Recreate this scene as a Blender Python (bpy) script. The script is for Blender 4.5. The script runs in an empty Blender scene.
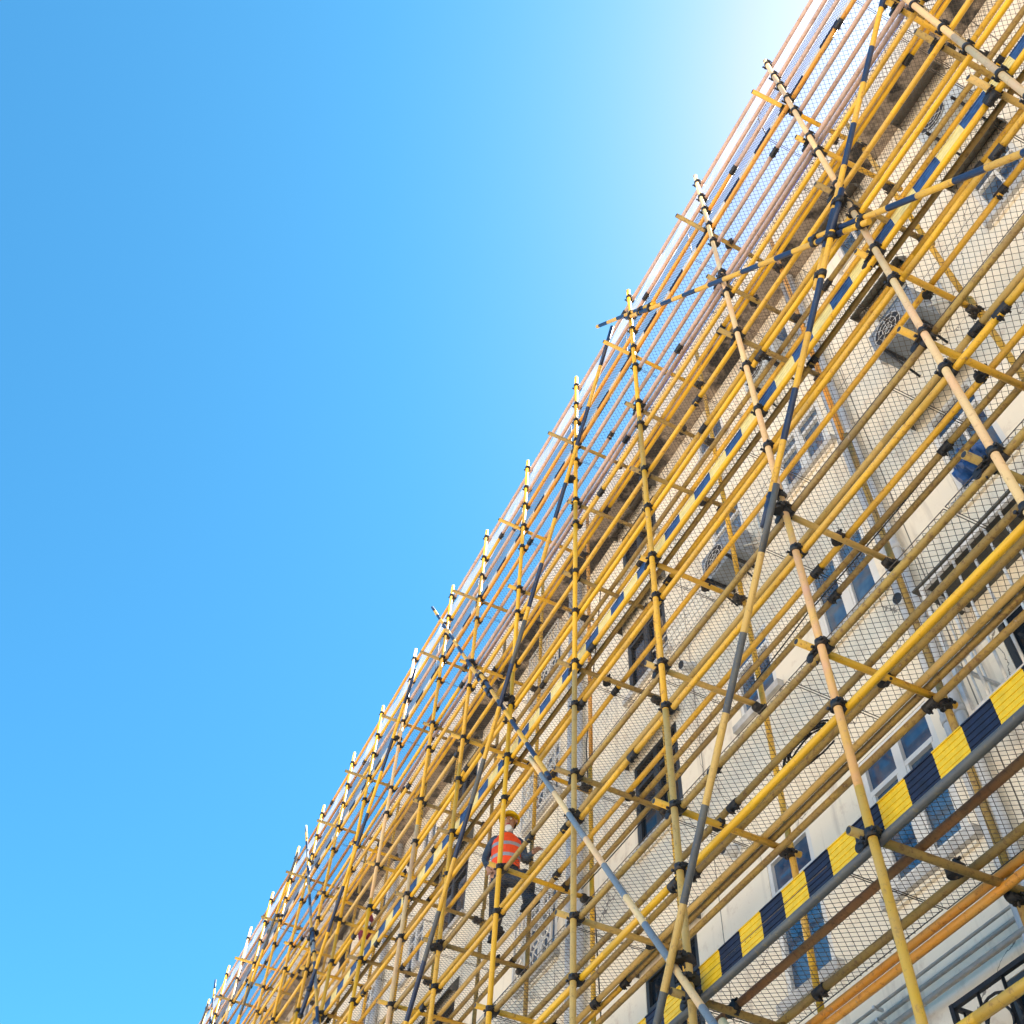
import bpy, math, random
from mathutils import Matrix, Vector
random.seed(7)
R_ = random.Random(11)
D = 3.6                      # metres from the camera to the outer face of the scaffold
H0 = 1.6                     # eye height; heights below are given above the eye and lifted by H0
W = 1.43*D                   # face of the building wall
TR = 0.026                   # scaffold tube radius
col = bpy.context.scene.collection

# ------------------------------------------------------------------ materials
def new_mat(name):
    m = bpy.data.materials.new(name); m.use_nodes = True
    nt = m.node_tree; b = nt.nodes['Principled BSDF']
    return m, nt, b
def N(nt, t, **k):
    n = nt.nodes.new(t)
    for a, v in k.items(): setattr(n, a, v)
    return n
def ramp(nt, fac, stops):
    r = N(nt, 'ShaderNodeValToRGB')
    e = r.color_ramp.elements
    while len(e) < len(stops): e.new(0.5)
    for i, (p, c) in enumerate(stops):
        e[i].position = p; e[i].color = (*c, 1) if len(c) == 3 else c
    nt.links.new(fac, r.inputs[0]); return r.outputs[0]
def noise(nt, scale, detail=4, rough=0.6, vec=None, coord='Object'):
    n = N(nt, 'ShaderNodeTexNoise'); n.inputs['Scale'].default_value = scale
    n.inputs['Detail'].default_value = detail; n.inputs['Roughness'].default_value = rough
    if vec is None:
        g = N(nt, 'ShaderNodeNewGeometry'); vec = g.outputs['Position']
    nt.links.new(vec, n.inputs['Vector']); return n.outputs[0]
def mix(nt, f, a, b):
    m = N(nt, 'ShaderNodeMix', data_type='RGBA')
    for s, v in ((m.inputs[0], f), (m.inputs[6], a), (m.inputs[7], b)):
        if hasattr(v, 'is_output'): nt.links.new(v, s)
        elif isinstance(v, tuple): s.default_value = (*v, 1)
        else: s.default_value = v
    return m.outputs[2]
def bump(nt, b, h, strength=0.3, dist=0.005):
    n = N(nt, 'ShaderNodeBump'); n.inputs['Strength'].default_value = strength; n.inputs['Distance'].default_value = dist
    nt.links.new(h, n.inputs['Height']); nt.links.new(n.outputs[0], b.inputs['Normal'])

def painted_tube(name, base, worn, rust, amount=0.5, rough=0.45, metal=0.0):
    """weathered enamel on a steel tube: long fading, scuffs and rust specks"""
    m, nt, b = new_mat(name)
    n1 = noise(nt, 3.1, 3, .55); n2 = noise(nt, 26, 5, .7); n3 = noise(nt, 75, 3, .6)
    c = mix(nt, ramp(nt, n1, [(.38, (0, 0, 0)), (.66, (1, 1, 1))]), base, worn)
    c = mix(nt, ramp(nt, n2, [(.62-.14*amount, (0, 0, 0)), (.74-.08*amount, (1, 1, 1))]), c, rust)
    c = mix(nt, ramp(nt, n3, [(.64, (0, 0, 0)), (.72, (.7, .7, .7))]), c, tuple(x*.45 for x in base))
    n4 = noise(nt, 13, 6, .75); n5 = noise(nt, 1.3, 2, .5)
    c = mix(nt, ramp(nt, n4, [(.66, (0, 0, 0)), (.70, (.75, .75, .75))]), c, (.52, .44, .32))      # dried cement
    c = mix(nt, ramp(nt, n5, [(.35, (.28, .28, .28)), (.6, (0, 0, 0))]), c, tuple(x*.55 for x in worn))
    nt.links.new(c, b.inputs['Base Color'])
    b.inputs['Roughness'].default_value = rough; b.inputs['Metallic'].default_value = metal
    bump(nt, b, n2, .35, .003)
    return m
def flat_mat(name, c, rough=.5, metal=0, var=.15, scale=8, bm=0.0):
    m, nt, b = new_mat(name)
    n = noise(nt, scale, 5, .65)
    o = mix(nt, ramp(nt, n, [(.35, (0, 0, 0)), (.7, (1, 1, 1))]), c, tuple(x*(1-var*2) for x in c))
    nt.links.new(o, b.inputs['Base Color'])
    b.inputs['Roughness'].default_value = rough; b.inputs['Metallic'].default_value = metal
    if bm: bump(nt, b, n, bm, .01)
    return m

M = {}
M['yellow'] = painted_tube('yellow_paint', (.83, .45, .018), (.68, .39, .06), (.36, .14, .03), .5)
M['bright'] = painted_tube('bright_yellow_paint', (.88, .49, .014), (.84, .44, .02), (.50, .20, .02), .2)
M['olive'] = painted_tube('olive_worn_paint', (.44, .28, .06), (.33, .215, .075), (.17, .085, .03), .8, .6)
M['orange'] = painted_tube('orange_paint', (.80, .33, .03), (.72, .36, .07), (.33, .11, .03), .5)
M['brown'] = painted_tube('rusty_brown_paint', (.36, .19, .07), (.40, .16, .06), (.15, .08, .04), .8, .65)
M['cream'] = painted_tube('faded_cream_paint', (.80, .58, .28), (.82, .50, .26), (.58, .34, .16), .45, .5)
M['amber'] = painted_tube('amber_paint', (.90, .47, .03), (.84, .45, .09), (.60, .28, .07), .45, .5)
M['pinkish'] = painted_tube('faded_orange_pink_paint', (.84, .50, .10), (.80, .42, .24), (.60, .34, .18), .45, .5)
M['tan'] = painted_tube('tan_worn_paint', (.64, .41, .13), (.68, .42, .10), (.38, .22, .07), .5, .55)
M['mauve'] = painted_tube('backlit_mauve_paint', (.56, .36, .27), (.52, .38, .34), (.30, .15, .09), .6, .6)  # dim backlit look of the top rails put into the tube colour
M['grey'] = painted_tube('dark_grey_paint', (.085, .09, .10), (.12, .12, .11), (.22, .17, .08), .45, .55)
M['steel_blue'] = painted_tube('grey_blue_paint', (.16, .21, .27), (.20, .23, .25), (.10, .09, .07), .4, .5)
M['navy'] = painted_tube('navy_paint', (.010, .022, .065), (.016, .038, .10), (.10, .08, .06), .3, .45)
M['royal'] = flat_mat('royal_blue_sheet', (.03, .09, .25), .6, 0, .3, 14)
M['toe_yellow'] = flat_mat('yellow_sheet', (.90, .56, .010), .5, 0, .12, 14)
M['toe_cream'] = flat_mat('faded_yellow_sheet', (.82, .66, .26), .5, 0, .12, 14)
M['toe_navy'] = flat_mat('navy_sheet', (.005, .013, .048), .7, 0, .3, 14)
M['clamp'] = painted_tube('dark_cast_steel', (.022, .024, .029), (.035, .033, .033), (.085, .045, .022), .5, .55, .3)
M['mesh'] = flat_mat('dark_mesh_wire', (.14, .11, .09), .6, .3, .2, 30)
M['white_frame'] = flat_mat('white_window_frame', (.80, .77, .73), .35, 0, .06, 5)
M['dark_frame'] = flat_mat('dark_window_frame', (.05, .055, .06), .4, .2, .1, 5)
M['sill'] = flat_mat('pale_grey_sill', (.62, .59, .56), .7, 0, .2, 6, .2)
M['canopy'] = flat_mat('grey_canopy_sheet', (.13, .13, .12), .7, 0, .3, 5, .2)
M['galv'] = flat_mat('galvanised_steel', (.80, .78, .76), .4, .1, .15, 12)
M['pipe'] = flat_mat('grey_conduit', (.46, .43, .39), .45, .2, .15, 12)
M['drain'] = flat_mat('pale_blue_grey_drainpipe', (.60, .60, .61), .5, 0, .12, 4)
M['black_iron'] = flat_mat('black_iron', (.03, .035, .045), .5, .5, .2, 12)
M['ac'] = flat_mat('off_white_plastic', (.62, .63, .62), .45, 0, .1, 6)
M['ac_blue'] = flat_mat('blue_grey_plastic', (.26, .30, .36), .45, 0, .15, 6)
M['dark'] = flat_mat('dark_plastic', (.025, .025, .028), .5, 0, .1, 20)
M['cable_blue'] = flat_mat('blue_cable', (.01, .05, .38), .4, 0, .05, 8)
M['black_cable'] = flat_mat('black_cable', (.015, .015, .015), .5, 0, .05, 8)
M['tarp_blue'] = flat_mat('blue_tarp', (.02, .10, .34), .4, 0, .35, 9, .6)
M['red'] = flat_mat('crimson_cloth', (.45, .012, .05), .7, 0, .3, 16, .4)
M['white_cloth'] = flat_mat('white_cloth', (.75, .75, .74), .7, 0, .1, 16, .4)
M['vest'] = flat_mat('orange_vest', (1.0, .085, .008), .6, 0, .12, 16, .3)
M['reflect'] = flat_mat('grey_reflective_tape', (.42, .42, .45), .3, .3, .1, 30)
M['denim'] = flat_mat('dark_blue_workwear', (.022, .04, .075), .85, 0, .35, 14, .5)
M['jacket'] = flat_mat('blue_grey_jacket', (.06, .10, .16), .85, 0, .35, 14, .5)
M['skin'] = flat_mat('skin', (.42, .22, .14), .5, 0, .08, 14)
M['hair'] = flat_mat('black_hair', (.012, .010, .009), .6, 0, .1, 40)
M['helmet'] = flat_mat('yellow_helmet', (.93, .62, .005), .25, 0, .03, 8)
M['boot'] = flat_mat('dark_boot', (.02, .018, .016), .6, 0, .2, 20)

# wall render: warm cream with faint stains and hairline unevenness
m, nt, b = new_mat('cream_wall_render'); M['wall'] = m
n1 = noise(nt, .55, 5, .6); n2 = noise(nt, 5, 6, .7); n3 = noise(nt, 60, 3, .5)
mp = N(nt, 'ShaderNodeMapping'); g = N(nt, 'ShaderNodeNewGeometry'); nt.links.new(g.outputs['Position'], mp.inputs[0]); mp.inputs['Scale'].default_value = (1, 6, .5)
ns = noise(nt, 1.1, 4, .6, mp.outputs[0])
c = mix(nt, ramp(nt, n1, [(.4, (0, 0, 0)), (.7, (1, 1, 1))]), (.92, .81, .65), (.87, .77, .63))
c = mix(nt, ramp(nt, n2, [(.54, (0, 0, 0)), (.72, (.6, .6, .6))]), c, (.60, .45, .33))
c = mix(nt, ramp(nt, ns, [(.56, (0, 0, 0)), (.74, (.6, .6, .6))]), c, (.46, .38, .31))
sx = N(nt, 'ShaderNodeSeparateXYZ'); nt.links.new(g.outputs['Position'], sx.inputs[0])
for out, per, off in ((2, 2.55, .35), (1, 3.35, .9)):
    a_ = N(nt, 'ShaderNodeMath', operation='MULTIPLY_ADD'); nt.links.new(sx.outputs[out], a_.inputs[0]); a_.inputs[1].default_value = 1/per; a_.inputs[2].default_value = off
    f_ = N(nt, 'ShaderNodeMath', operation='FRACT'); nt.links.new(a_.outputs[0], f_.inputs[0])
    l_ = N(nt, 'ShaderNodeMath', operation='LESS_THAN'); nt.links.new(f_.outputs[0], l_.inputs[0]); l_.inputs[1].default_value = .012/per
    c = mix(nt, l_.outputs[0], c, (.20, .17, .14))
vo = N(nt, 'ShaderNodeTexVoronoi', feature='DISTANCE_TO_EDGE'); vo.inputs['Scale'].default_value = .55
wv = N(nt, 'ShaderNodeMix', data_type='VECTOR'); nz = N(nt, 'ShaderNodeTexNoise'); nz.inputs['Scale'].default_value = 2.5; nz.inputs['Detail'].default_value = 6
nt.links.new(g.outputs['Position'], nz.inputs['Vector']); wv.inputs[0].default_value = .35; nt.links.new(g.outputs['Position'], wv.inputs[4]); nt.links.new(nz.outputs[1], wv.inputs[5]); nt.links.new(wv.outputs[1], vo.inputs['Vector'])
l_ = N(nt, 'ShaderNodeMath', operation='LESS_THAN'); nt.links.new(vo.outputs[0], l_.inputs[0]); l_.inputs[1].default_value = .0016
c = mix(nt, l_.outputs[0], c, (.30, .25, .20))
nt.links.new(c, b.inputs['Base Color']); b.inputs['Roughness'].default_value = .9
bump(nt, b, n3, .3, .004)
# soffit: tan with near-black blotches and finer dark mottling
m, nt, b = new_mat('blotchy_soffit'); M['soffit'] = m
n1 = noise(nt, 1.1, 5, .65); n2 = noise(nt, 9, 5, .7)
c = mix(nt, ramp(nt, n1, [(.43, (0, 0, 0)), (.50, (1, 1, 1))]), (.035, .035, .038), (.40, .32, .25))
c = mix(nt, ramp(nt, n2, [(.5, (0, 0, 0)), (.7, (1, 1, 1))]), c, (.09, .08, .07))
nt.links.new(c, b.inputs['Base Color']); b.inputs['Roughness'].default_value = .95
# glass: dark blue panes that mirror the sky, cloud reflections painted in as noise
m, nt, b = new_mat('blue_window_glass'); M['glass'] = m
n1 = noise(nt, 1.3, 2, .5)
n1 = noise(nt, 2.6, 3, .6)
c = mix(nt, ramp(nt, n1, [(.35, (0, 0, 0)), (.65, (1, 1, 1))]), (.018, .055, .13), (.09, .15, .23))
nt.links.new(c, b.inputs['Base Color']); b.inputs['Roughness'].default_value = .04; b.inputs['IOR'].default_value = 1.9
m, nt, b = new_mat('dark_window_glass'); M['dark_glass'] = m
b.inputs['Base Color'].default_value = (.012, .018, .028, 1); b.inputs['Roughness'].default_value = .06; b.inputs['IOR'].default_value = 1.5
# translucent white safety sheet
m, nt, b = new_mat('white_safety_sheet'); M['sheet'] = m
n1 = noise(nt, 2.2, 4, .6)
c = mix(nt, n1, (.30, .29, .33), (.22, .22, .27)); nt.links.new(c, b.inputs['Base Color']); b.inputs['Roughness'].default_value = .8
tl = N(nt, 'ShaderNodeBsdfTranslucent'); nt.links.new(c, tl.inputs[0])
ms = N(nt, 'ShaderNodeMixShader'); ms.inputs[0].default_value = .55
nt.links.new(b.outputs[0], ms.inputs[1]); nt.links.new(tl.outputs[0], ms.inputs[2])
tp = N(nt, 'ShaderNodeBsdfTransparent'); m2_ = N(nt, 'ShaderNodeMixShader'); nt.links.new(ramp(nt, noise(nt, 3.0, 4, .6), [(.3, (.25,)*3), (.7, (.6,)*3)]), m2_.inputs[0])
nt.links.new(ms.outputs[0], m2_.inputs[1]); nt.links.new(tp.outputs[0], m2_.inputs[2]); nt.links.new(m2_.outputs[0], nt.nodes['Material Output'].inputs[0])
# ground and road
m, nt, b = new_mat('concrete_paving'); M['paving'] = m
br = N(nt, 'ShaderNodeTexBrick'); g = N(nt, 'ShaderNodeNewGeometry'); nt.links.new(g.outputs['Position'], br.inputs['Vector'])
br.inputs['Color1'].default_value = (.46, .40, .33, 1); br.inputs['Color2'].default_value = (.40, .35, .29, 1); br.inputs['Mortar'].default_value = (.13, .12, .11, 1); br.inputs['Scale'].default_value = 1.6; br.inputs['Mortar Size'].default_value = .012
nt.links.new(br.outputs[0], b.inputs['Base Color']); b.inputs['Roughness'].default_value = .9
M['asphalt'] = flat_mat('concrete_road', (.30, .27, .23), .9, 0, .2, 3)
M['earth'] = flat_mat('pale_ground', (.42, .36, .28), .95, 0, .2, .4)

# ------------------------------------------------------------------ mesh building
class MB:
    def __init__(s): s.v = []; s.f = []; s.mi = []; s.mats = []; s.sm = []
    def mat(s, k):
        if k not in s.mats: s.mats.append(k)
        return s.mats.index(k)
    def face(s, pts, k, smooth=False):
        n = len(s.v); s.v += [tuple(p) for p in pts]; s.f.append(tuple(range(n, n+len(pts)))); s.mi.append(s.mat(k)); s.sm.append(smooth)
    def box(s, c, d, k, rot=None, bev=0.0):
        x, y, z = d[0]/2, d[1]/2, d[2]/2
        P = [Vector((a*x, b_*y, e*z)) for a in (-1, 1) for b_ in (-1, 1) for e in (-1, 1)]
        if rot: P = [rot @ p for p in P]
        P = [p+Vector(c) for p in P]; n = len(s.v); s.v += [tuple(p) for p in P]
        for q in ((0, 1, 3, 2), (4, 6, 7, 5), (0, 4, 5, 1), (2, 3, 7, 6), (0, 2, 6, 4), (1, 5, 7, 3)):
            s.f.append(tuple(n+i for i in q)); s.mi.append(s.mat(k)); s.sm.append(False)
    def tube(s, a, b_, r, k, n=10, cap=True, r2=None, hollow=False):
        a = Vector(a); b_ = Vector(b_); d = (b_-a).normalized()
        u = d.orthogonal().normalized(); w = d.cross(u); i0 = len(s.v); r2 = r if r2 is None else r2
        for p, rr in ((a, r), (b_, r2)):
            for i in range(n):
                t = 2*math.pi*i/n; s.v.append(tuple(p+(u*math.cos(t)+w*math.sin(t))*rr))
        mk = s.mat(k)
        for i in range(n):
            j = (i+1) % n; s.f.append((i0+i, i0+j, i0+n+j, i0+n+i)); s.mi.append(mk); s.sm.append(True)
        if cap:
            s.f.append(tuple(i0+i for i in range(n))[::-1]); s.mi.append(mk); s.sm.append(False)
            s.f.append(tuple(i0+n+i for i in range(n))); s.mi.append(mk); s.sm.append(False)
    def path(s, pts, r, k, n=8):
        for a, b_ in zip(pts, pts[1:]): s.tube(a, b_, r, k, n)
    def merge(s, o, mx=None):
        n = len(s.v); s.v += [tuple(mx @ Vector(p)) if mx else p for p in o.v]
        s.f += [tuple(n+i for i in q) for q in o.f]; s.mi += [s.mat(o.mats[i]) for i in o.mi]; s.sm += o.sm
    def mesh(s, name):
        me = bpy.data.meshes.new(name); me.from_pydata(s.v, [], s.f)
        for k in s.mats: me.materials.append(M[k])
        me.polygons.foreach_set('material_index', s.mi); me.polygons.foreach_set('use_smooth', s.sm)
        me.update(); return me
    def build(s, name, parent=None, loc=(0, 0, 0)):
        return link(name, s.mesh(name), parent, loc)
def link(name, me, parent=None, loc=(0, 0, 0)):
    o = bpy.data.objects.new(name, me); col.objects.link(o); o.location = loc
    if parent: o.parent = parent
    return o
def tag(o, label=None, cat=None, group=None, kind=None):
    if label: o['label'] = label
    if cat: o['category'] = cat
    if group: o['group'] = group
    if kind: o['kind'] = kind
    return o
def empty(name, loc=(0, 0, 0)):
    o = bpy.data.objects.new(name, None); col.objects.link(o); o.location = loc; o.empty_display_size = .2
    return o
def Z(z): return z+H0

# ------------------------------------------------------------------ the setting
g = MB(); g.face([(-400, -400, 0), (400, -400, 0), (400, 500, 0), (-400, 500, 0)], 'earth')
tag(g.build('ground'), kind='structure')
g = MB(); g.box((1.2, 15, .055), (8.4, 80, .13), 'paving'); tag(g.build('pavement'), kind='structure')
g = MB(); g.face([(-12, -60, .006), (-3.02, -60, .006), (-3.02, 120, .006), (-12, 120, .006)], 'asphalt'); tag(g.build('road'), kind='structure')

# ------------------------------------------------------------------ building
BY0, BY1 = -10.0, 46.0
ZS, ZT = 3.66*D, 3.915*D            # soffit and coping heights (above the eye)
bld = empty('apartment_building', (W, 10, 0))
tag(bld, 'long cream rendered apartment building with blue windows and a dark-blotched eave, behind the scaffold', 'building')
bo = Vector(bld.location)
# window list: y0, y1, z0, z1, style
wins = []
rows = {0: (2.25, 3.35), 1: (4.80, 5.94), 2: (7.38, 8.20), 3: (9.75, 10.55), 4: (12.15, 12.95)}
def add(y0, y1, z0, z1, st): wins.append((y0, y1, z0-.08, z1, st))
for r, z in rows.items(): add(4.12 if r else 4.4, 4.96, z[0], z[1]+(.1 if r == 2 else 0), 'white')
for r, z in {0: (2.2, 3.3), 1: (4.66, 5.86), 2: (7.55, 8.4), 3: (9.9, 10.7), 4: (12.2, 12.95)}.items():
    add(5.68, 6.30, z[0], z[1], 'narrow')
for r, z in {0: (2.2, 3.3), 1: (4.7, 5.86), 2: (7.38, 8.48), 3: (9.7, 10.85), 4: (12.1, 12.95)}.items():
    add(7.45, 8.40, z[0], z[1], 'dark')
for r, z in {2: (7.36, 8.45), 3: (9.9, 10.62), 4: (12.15, 12.9)}.items(): add(2.5, 3.08, z[0], z[1], 'hood')
add(1.05, 3.3, 5.25, 6.15, 'plain')
add(2.7, 4.28, 2.3, 3.72, 'plain')
for r, z in {1: (4.9, 5.9), 2: (7.4, 8.4), 3: (9.95, 10.7), 4: (12.2, 12.9)}.items(): add(.35 if r == 1 else .95, .9 if r == 1 else 1.52, z[0], z[1], 'hood')
for r, z in rows.items(): add(-1.5, -.6, z[0], z[1], 'white')
base = 10.35
for k in range(3):
    o_ = k*11.6
    for r, z in rows.items():
        add(base+o_, base+o_+.95, z[0]-.1, z[1], 'ornate' if k == 0 else 'white')
        add(base+o_+3.2, base+o_+4.4, z[0]-.1, z[1]+.25*(r == 3), 'white' if r % 2 and k else 'dark')
        add(base+o_+5.0, base+o_+5.7, z[0], z[1], 'narrow')
        add(base+o_+7.0, base+o_+8.0, z[0], z[1], 'white')
        add(base+o_+9.5, base+o_+10.2, z[0], z[1], 'dark')
wins = [w for w in wins if w[1] < BY1-.3]
# front wall with real openings
def wall_mesh():
    mb = MB(); RV = .11
    ys = sorted({BY0, BY1} | {round(v, 4) for w in wins for v in w[:2]})
    zs = sorted({-H0, ZS} | {round(v, 4) for w in wins for v in w[2:4]})
    for i in range(len(ys)-1):
        y0, y1 = ys[i], ys[i+1]; ym = (y0+y1)/2
        run = None
        for j in range(len(zs)-1):
            z0, z1 = zs[j], zs[j+1]; zm = (z0+z1)/2
            hole = any(w[0] < ym < w[1] and w[2] < zm < w[3] for w in wins)
            if hole: 
                if run: mb.face([(W, y1, Z(run[0])), (W, y0, Z(run[0])), (W, y0, Z(run[1])), (W, y1, Z(run[1]))], 'wall'); run = None
            else: run = (run[0], z1) if run else (z0, z1)
        if run: mb.face([(W, y1, Z(run[0])), (W, y0, Z(run[0])), (W, y0, Z(run[1])), (W, y1, Z(run[1]))], 'wall')
    for w in wins:
        y0, y1, z0, z1 = w[0], w[1], Z(w[2]), Z(w[3]); x1 = W+RV
        mb.face([(W, y0, z0), (W, y1, z0), (x1, y1, z0), (x1, y0, z0)], 'sill')
        mb.face([(W, y1, z1), (W, y0, z1), (x1, y0, z1), (x1, y1, z1)], 'wall')
        mb.face([(W, y0, z1), (W, y0, z0), (x1, y0, z0), (x1, y0, z1)], 'wall')
        mb.face([(W, y1, z0), (W, y1, z1), (x1, y1, z1), (x1, y1, z0)], 'wall')
    XB = W+11
    mb.face([(W, BY0, 0), (XB, BY0, 0), (XB, BY0, Z(ZS)), (W, BY0, Z(ZS))], 'wall')
    mb.face([(XB, BY1, 0), (W, BY1, 0), (W, BY1, Z(ZS)), (XB, BY1, Z(ZS))], 'wall')
    mb.face([(XB, BY0, 0), (XB, BY1, 0), (XB, BY1, Z(ZS)), (XB, BY0, Z(ZS))], 'wall')
    return mb
def bpart(mb, name, parent=None):
    o = mb.build(name, bld if parent is None else parent)
    o.location = -bo if parent is None else (0, 0, 0)
    return o
bpart(wall_mesh(), 'wall')
e = MB(); XE = 1.33*D
x0, x1, y0, y1, z0, z1 = XE, W+11.3, BY0-.3, BY1+.3, Z(ZS), Z(ZT)
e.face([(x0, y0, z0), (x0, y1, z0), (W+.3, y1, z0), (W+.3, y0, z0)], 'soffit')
e.face([(W+.3, y0, z0), (W+.3, y1, z0), (x1, y1, z0), (x1, y0, z0)], 'wall')
e.face([(x0, y1, z0), (x0, y0, z0), (x0, y0, z1), (x0, y1, z1)], 'wall')
e.face([(x0, y0, z1), (x1, y0, z1), (x1, y1, z1), (x0, y1, z1)], 'wall')
e.face([(x0, y0, z0), (x1, y0, z0), (x1, y0, z1), (x0, y0, z1)], 'wall')
e.face([(x1, y1, z0), (x0, y1, z0), (x0, y1, z1), (x1, y1, z1)], 'wall')
e.face([(x1, y0, z0), (x1, y1, z0), (x1, y1, z1), (x1, y0, z1)], 'wall')
e.box((XE-.012, 18, Z(ZT)-.05), (.03, 56.2, .07), 'wall')
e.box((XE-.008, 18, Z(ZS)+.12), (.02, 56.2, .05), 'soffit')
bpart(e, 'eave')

def window(y0, y1, z0, z1, st):
    z0 = Z(z0); z1 = Z(z1); w = y1-y0; h = z1-z0; yc = (y0+y1)/2; zc = (z0+z1)/2
    fk = 'dark_frame' if st in ('dark', 'plain') else 'white_frame'; X = W+.035; t = .05
    f = MB()
    f.box((X, y0+t/2+.002, zc), (.06, t, h-.004), fk); f.box((X, y1-t/2-.002, zc), (.06, t, h-.004), fk)
    f.box((X, yc, z0+t/2+.002), (.06, w-2*t-.006, t), fk); f.box((X, yc, z1-t/2-.002), (.06, w-2*t-.006, t), fk)
    zt = z0+h*.72
    if w > .7:
        f.box((X-.003, yc, zc), (.062, .085, h-2*t-.006), fk)
        for s in (-1, 1):                      # sashes with their own thin stiles
            c_ = yc+s*(w/4-.005); sw = w/2-t-.045
            for q in (-1, 1): f.box((X-.012, c_+q*(sw/2-.014), z0+t+(zt-z0-t)/2), (.03, .028, zt-z0-t-.01), fk)
            f.box((X-.012, c_, z0+t+.02), (.03, sw-.06, .03), fk)
            f.box((X-.006, c_, zt), (.05, sw-.004, .045), fk)
    else:
        f.box((X-.006, yc, zt), (.05, w-2*t-.006, .045), fk)
        f.box((X-.012, yc, z0+t+(zt-z0-t)/2), (.03, .03, zt-z0-t-.03), fk)
    fo = bpart(f, 'window')
    p = MB(); p.box((X+.012, yc, zc), (.012, w-2*t, h-2*t), 'dark_glass' if st in ('dark', 'plain') else 'glass')
    p.box((X+.05, yc, zc), (.02, w-.02, h-.02), 'dark')
    bpart(p, 'pane', fo)
    s = MB(); s.box((W-.030, yc, z0-.045), (.08, w+.16, .085), 'sill'); s.box((W-.012, yc, z0-.105), (.034, w+.06, .03), 'wall')
    bpart(s, 'sill', fo)
    if st in ('hood', 'dark'):
        c_ = MB(); dp = .20 if st == 'hood' else .16
        c_.face([(W-.002, y0-.1, z1+.30), (W-.002, y1+.1, z1+.30), (W-dp, y1+.1, z1+.06), (W-dp, y0-.1, z1+.06)], 'canopy')
        c_.face([(W-.002, y0-.1, z1+.28), (W-dp, y0-.1, z1+.04), (W-dp, y1+.1, z1+.04), (W-.002, y1+.1, z1+.28)], 'canopy')
        c_.face([(W-dp, y0-.1, z1+.04), (W-dp, y0-.1, z1+.06), (W-dp, y1+.1, z1+.06), (W-dp, y1+.1, z1+.04)], 'canopy')
        for yy in (y0-.1, y1+.1): c_.face([(W-.002, yy, z1+.05), (W-.002, yy, z1+.30), (W-dp, yy, z1+.06), (W-dp, yy, z1+.04)], 'canopy')
        bpart(c_, 'canopy', fo)
    if st == 'ornate':
        g_ = MB(); XG = W-.10; k = 'white_frame'
        for yy in (y0-.04, y1+.04): g_.box((XG, yy, zc), (.025, .025, h+.1), k)
        for zz in (z0-.04, z0+h*.33, z0+h*.66, z1+.04): g_.box((XG-.001, yc, zz), (.022, w+.05, .022), k)
        for i in range(1, 9): g_.box((XG+.002, y0-.04+i*(w+.08)/9, z0+h*.83), (.014, .014, h*.33), k)
        for i in range(4):
            for j in range(3):
                cy = y0+w*(i+.5)/4; cz = z0+h*.66*(j+.5)/3; rr = .10
                pts = [(XG, cy+rr*math.cos(a*math.pi/5), cz+rr*math.sin(a*math.pi/5)) for a in range(11)]
                g_.path(pts, .010, k, 5)
                g_.tube((XG, cy-.11, cz-.11), (XG, cy+.11, cz+.11), .008, k, 5)
        for yy in (y0-.04, y1+.04):
            for zz in (z0, z1): g_.tube((XG, yy, zz), (W, yy, zz), .01, k, 5)
        bpart(g_, 'grille', fo)
    return fo
for w in wins: window(*w)
# drainpipes, vents on the wall
for (y, r, k) in ((3.80, .040, 'drain'), (3.93, .040, 'drain'), (9.86, .06, 'drain'), (9.62, .045, 'drain'), (17.2, .055, 'drain'), (27.5, .055, 'drain')):
    p = MB(); p.tube((W-.075, y, 0), (W-.075, y, Z(ZS)-.02), r, k, 12)
    z = 1.4
    while z < Z(ZS):
        p.tube((W-.075, y, z), (W-.075, y, z+.07), r+.008, k, 12); p.box((W-.02, y, z+.035), (.04, .05, .03), k); z += 1.9
    bpart(p, 'drainpipe')
for (y, z) in ((6.67, 6.21), (3.12, 10.9), (3.9, 6.34+.5), (7.0, 8.9), (11.9, 9.0), (9.2, 11.3)):
    v = MB(); v.tube((W-.16, y, Z(z)-.02), (W, y, Z(z)), .058, 'galv', 14); v.tube((W-.165, y, Z(z)-.021), (W-.150, y, Z(z)-.018), .050, 'dark', 14)
    v.tube((W-.03, y, Z(z)-.004), (W-.001, y, Z(z)), .078, 'galv', 14)
    bpart(v, 'exhaust_vent')

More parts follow.
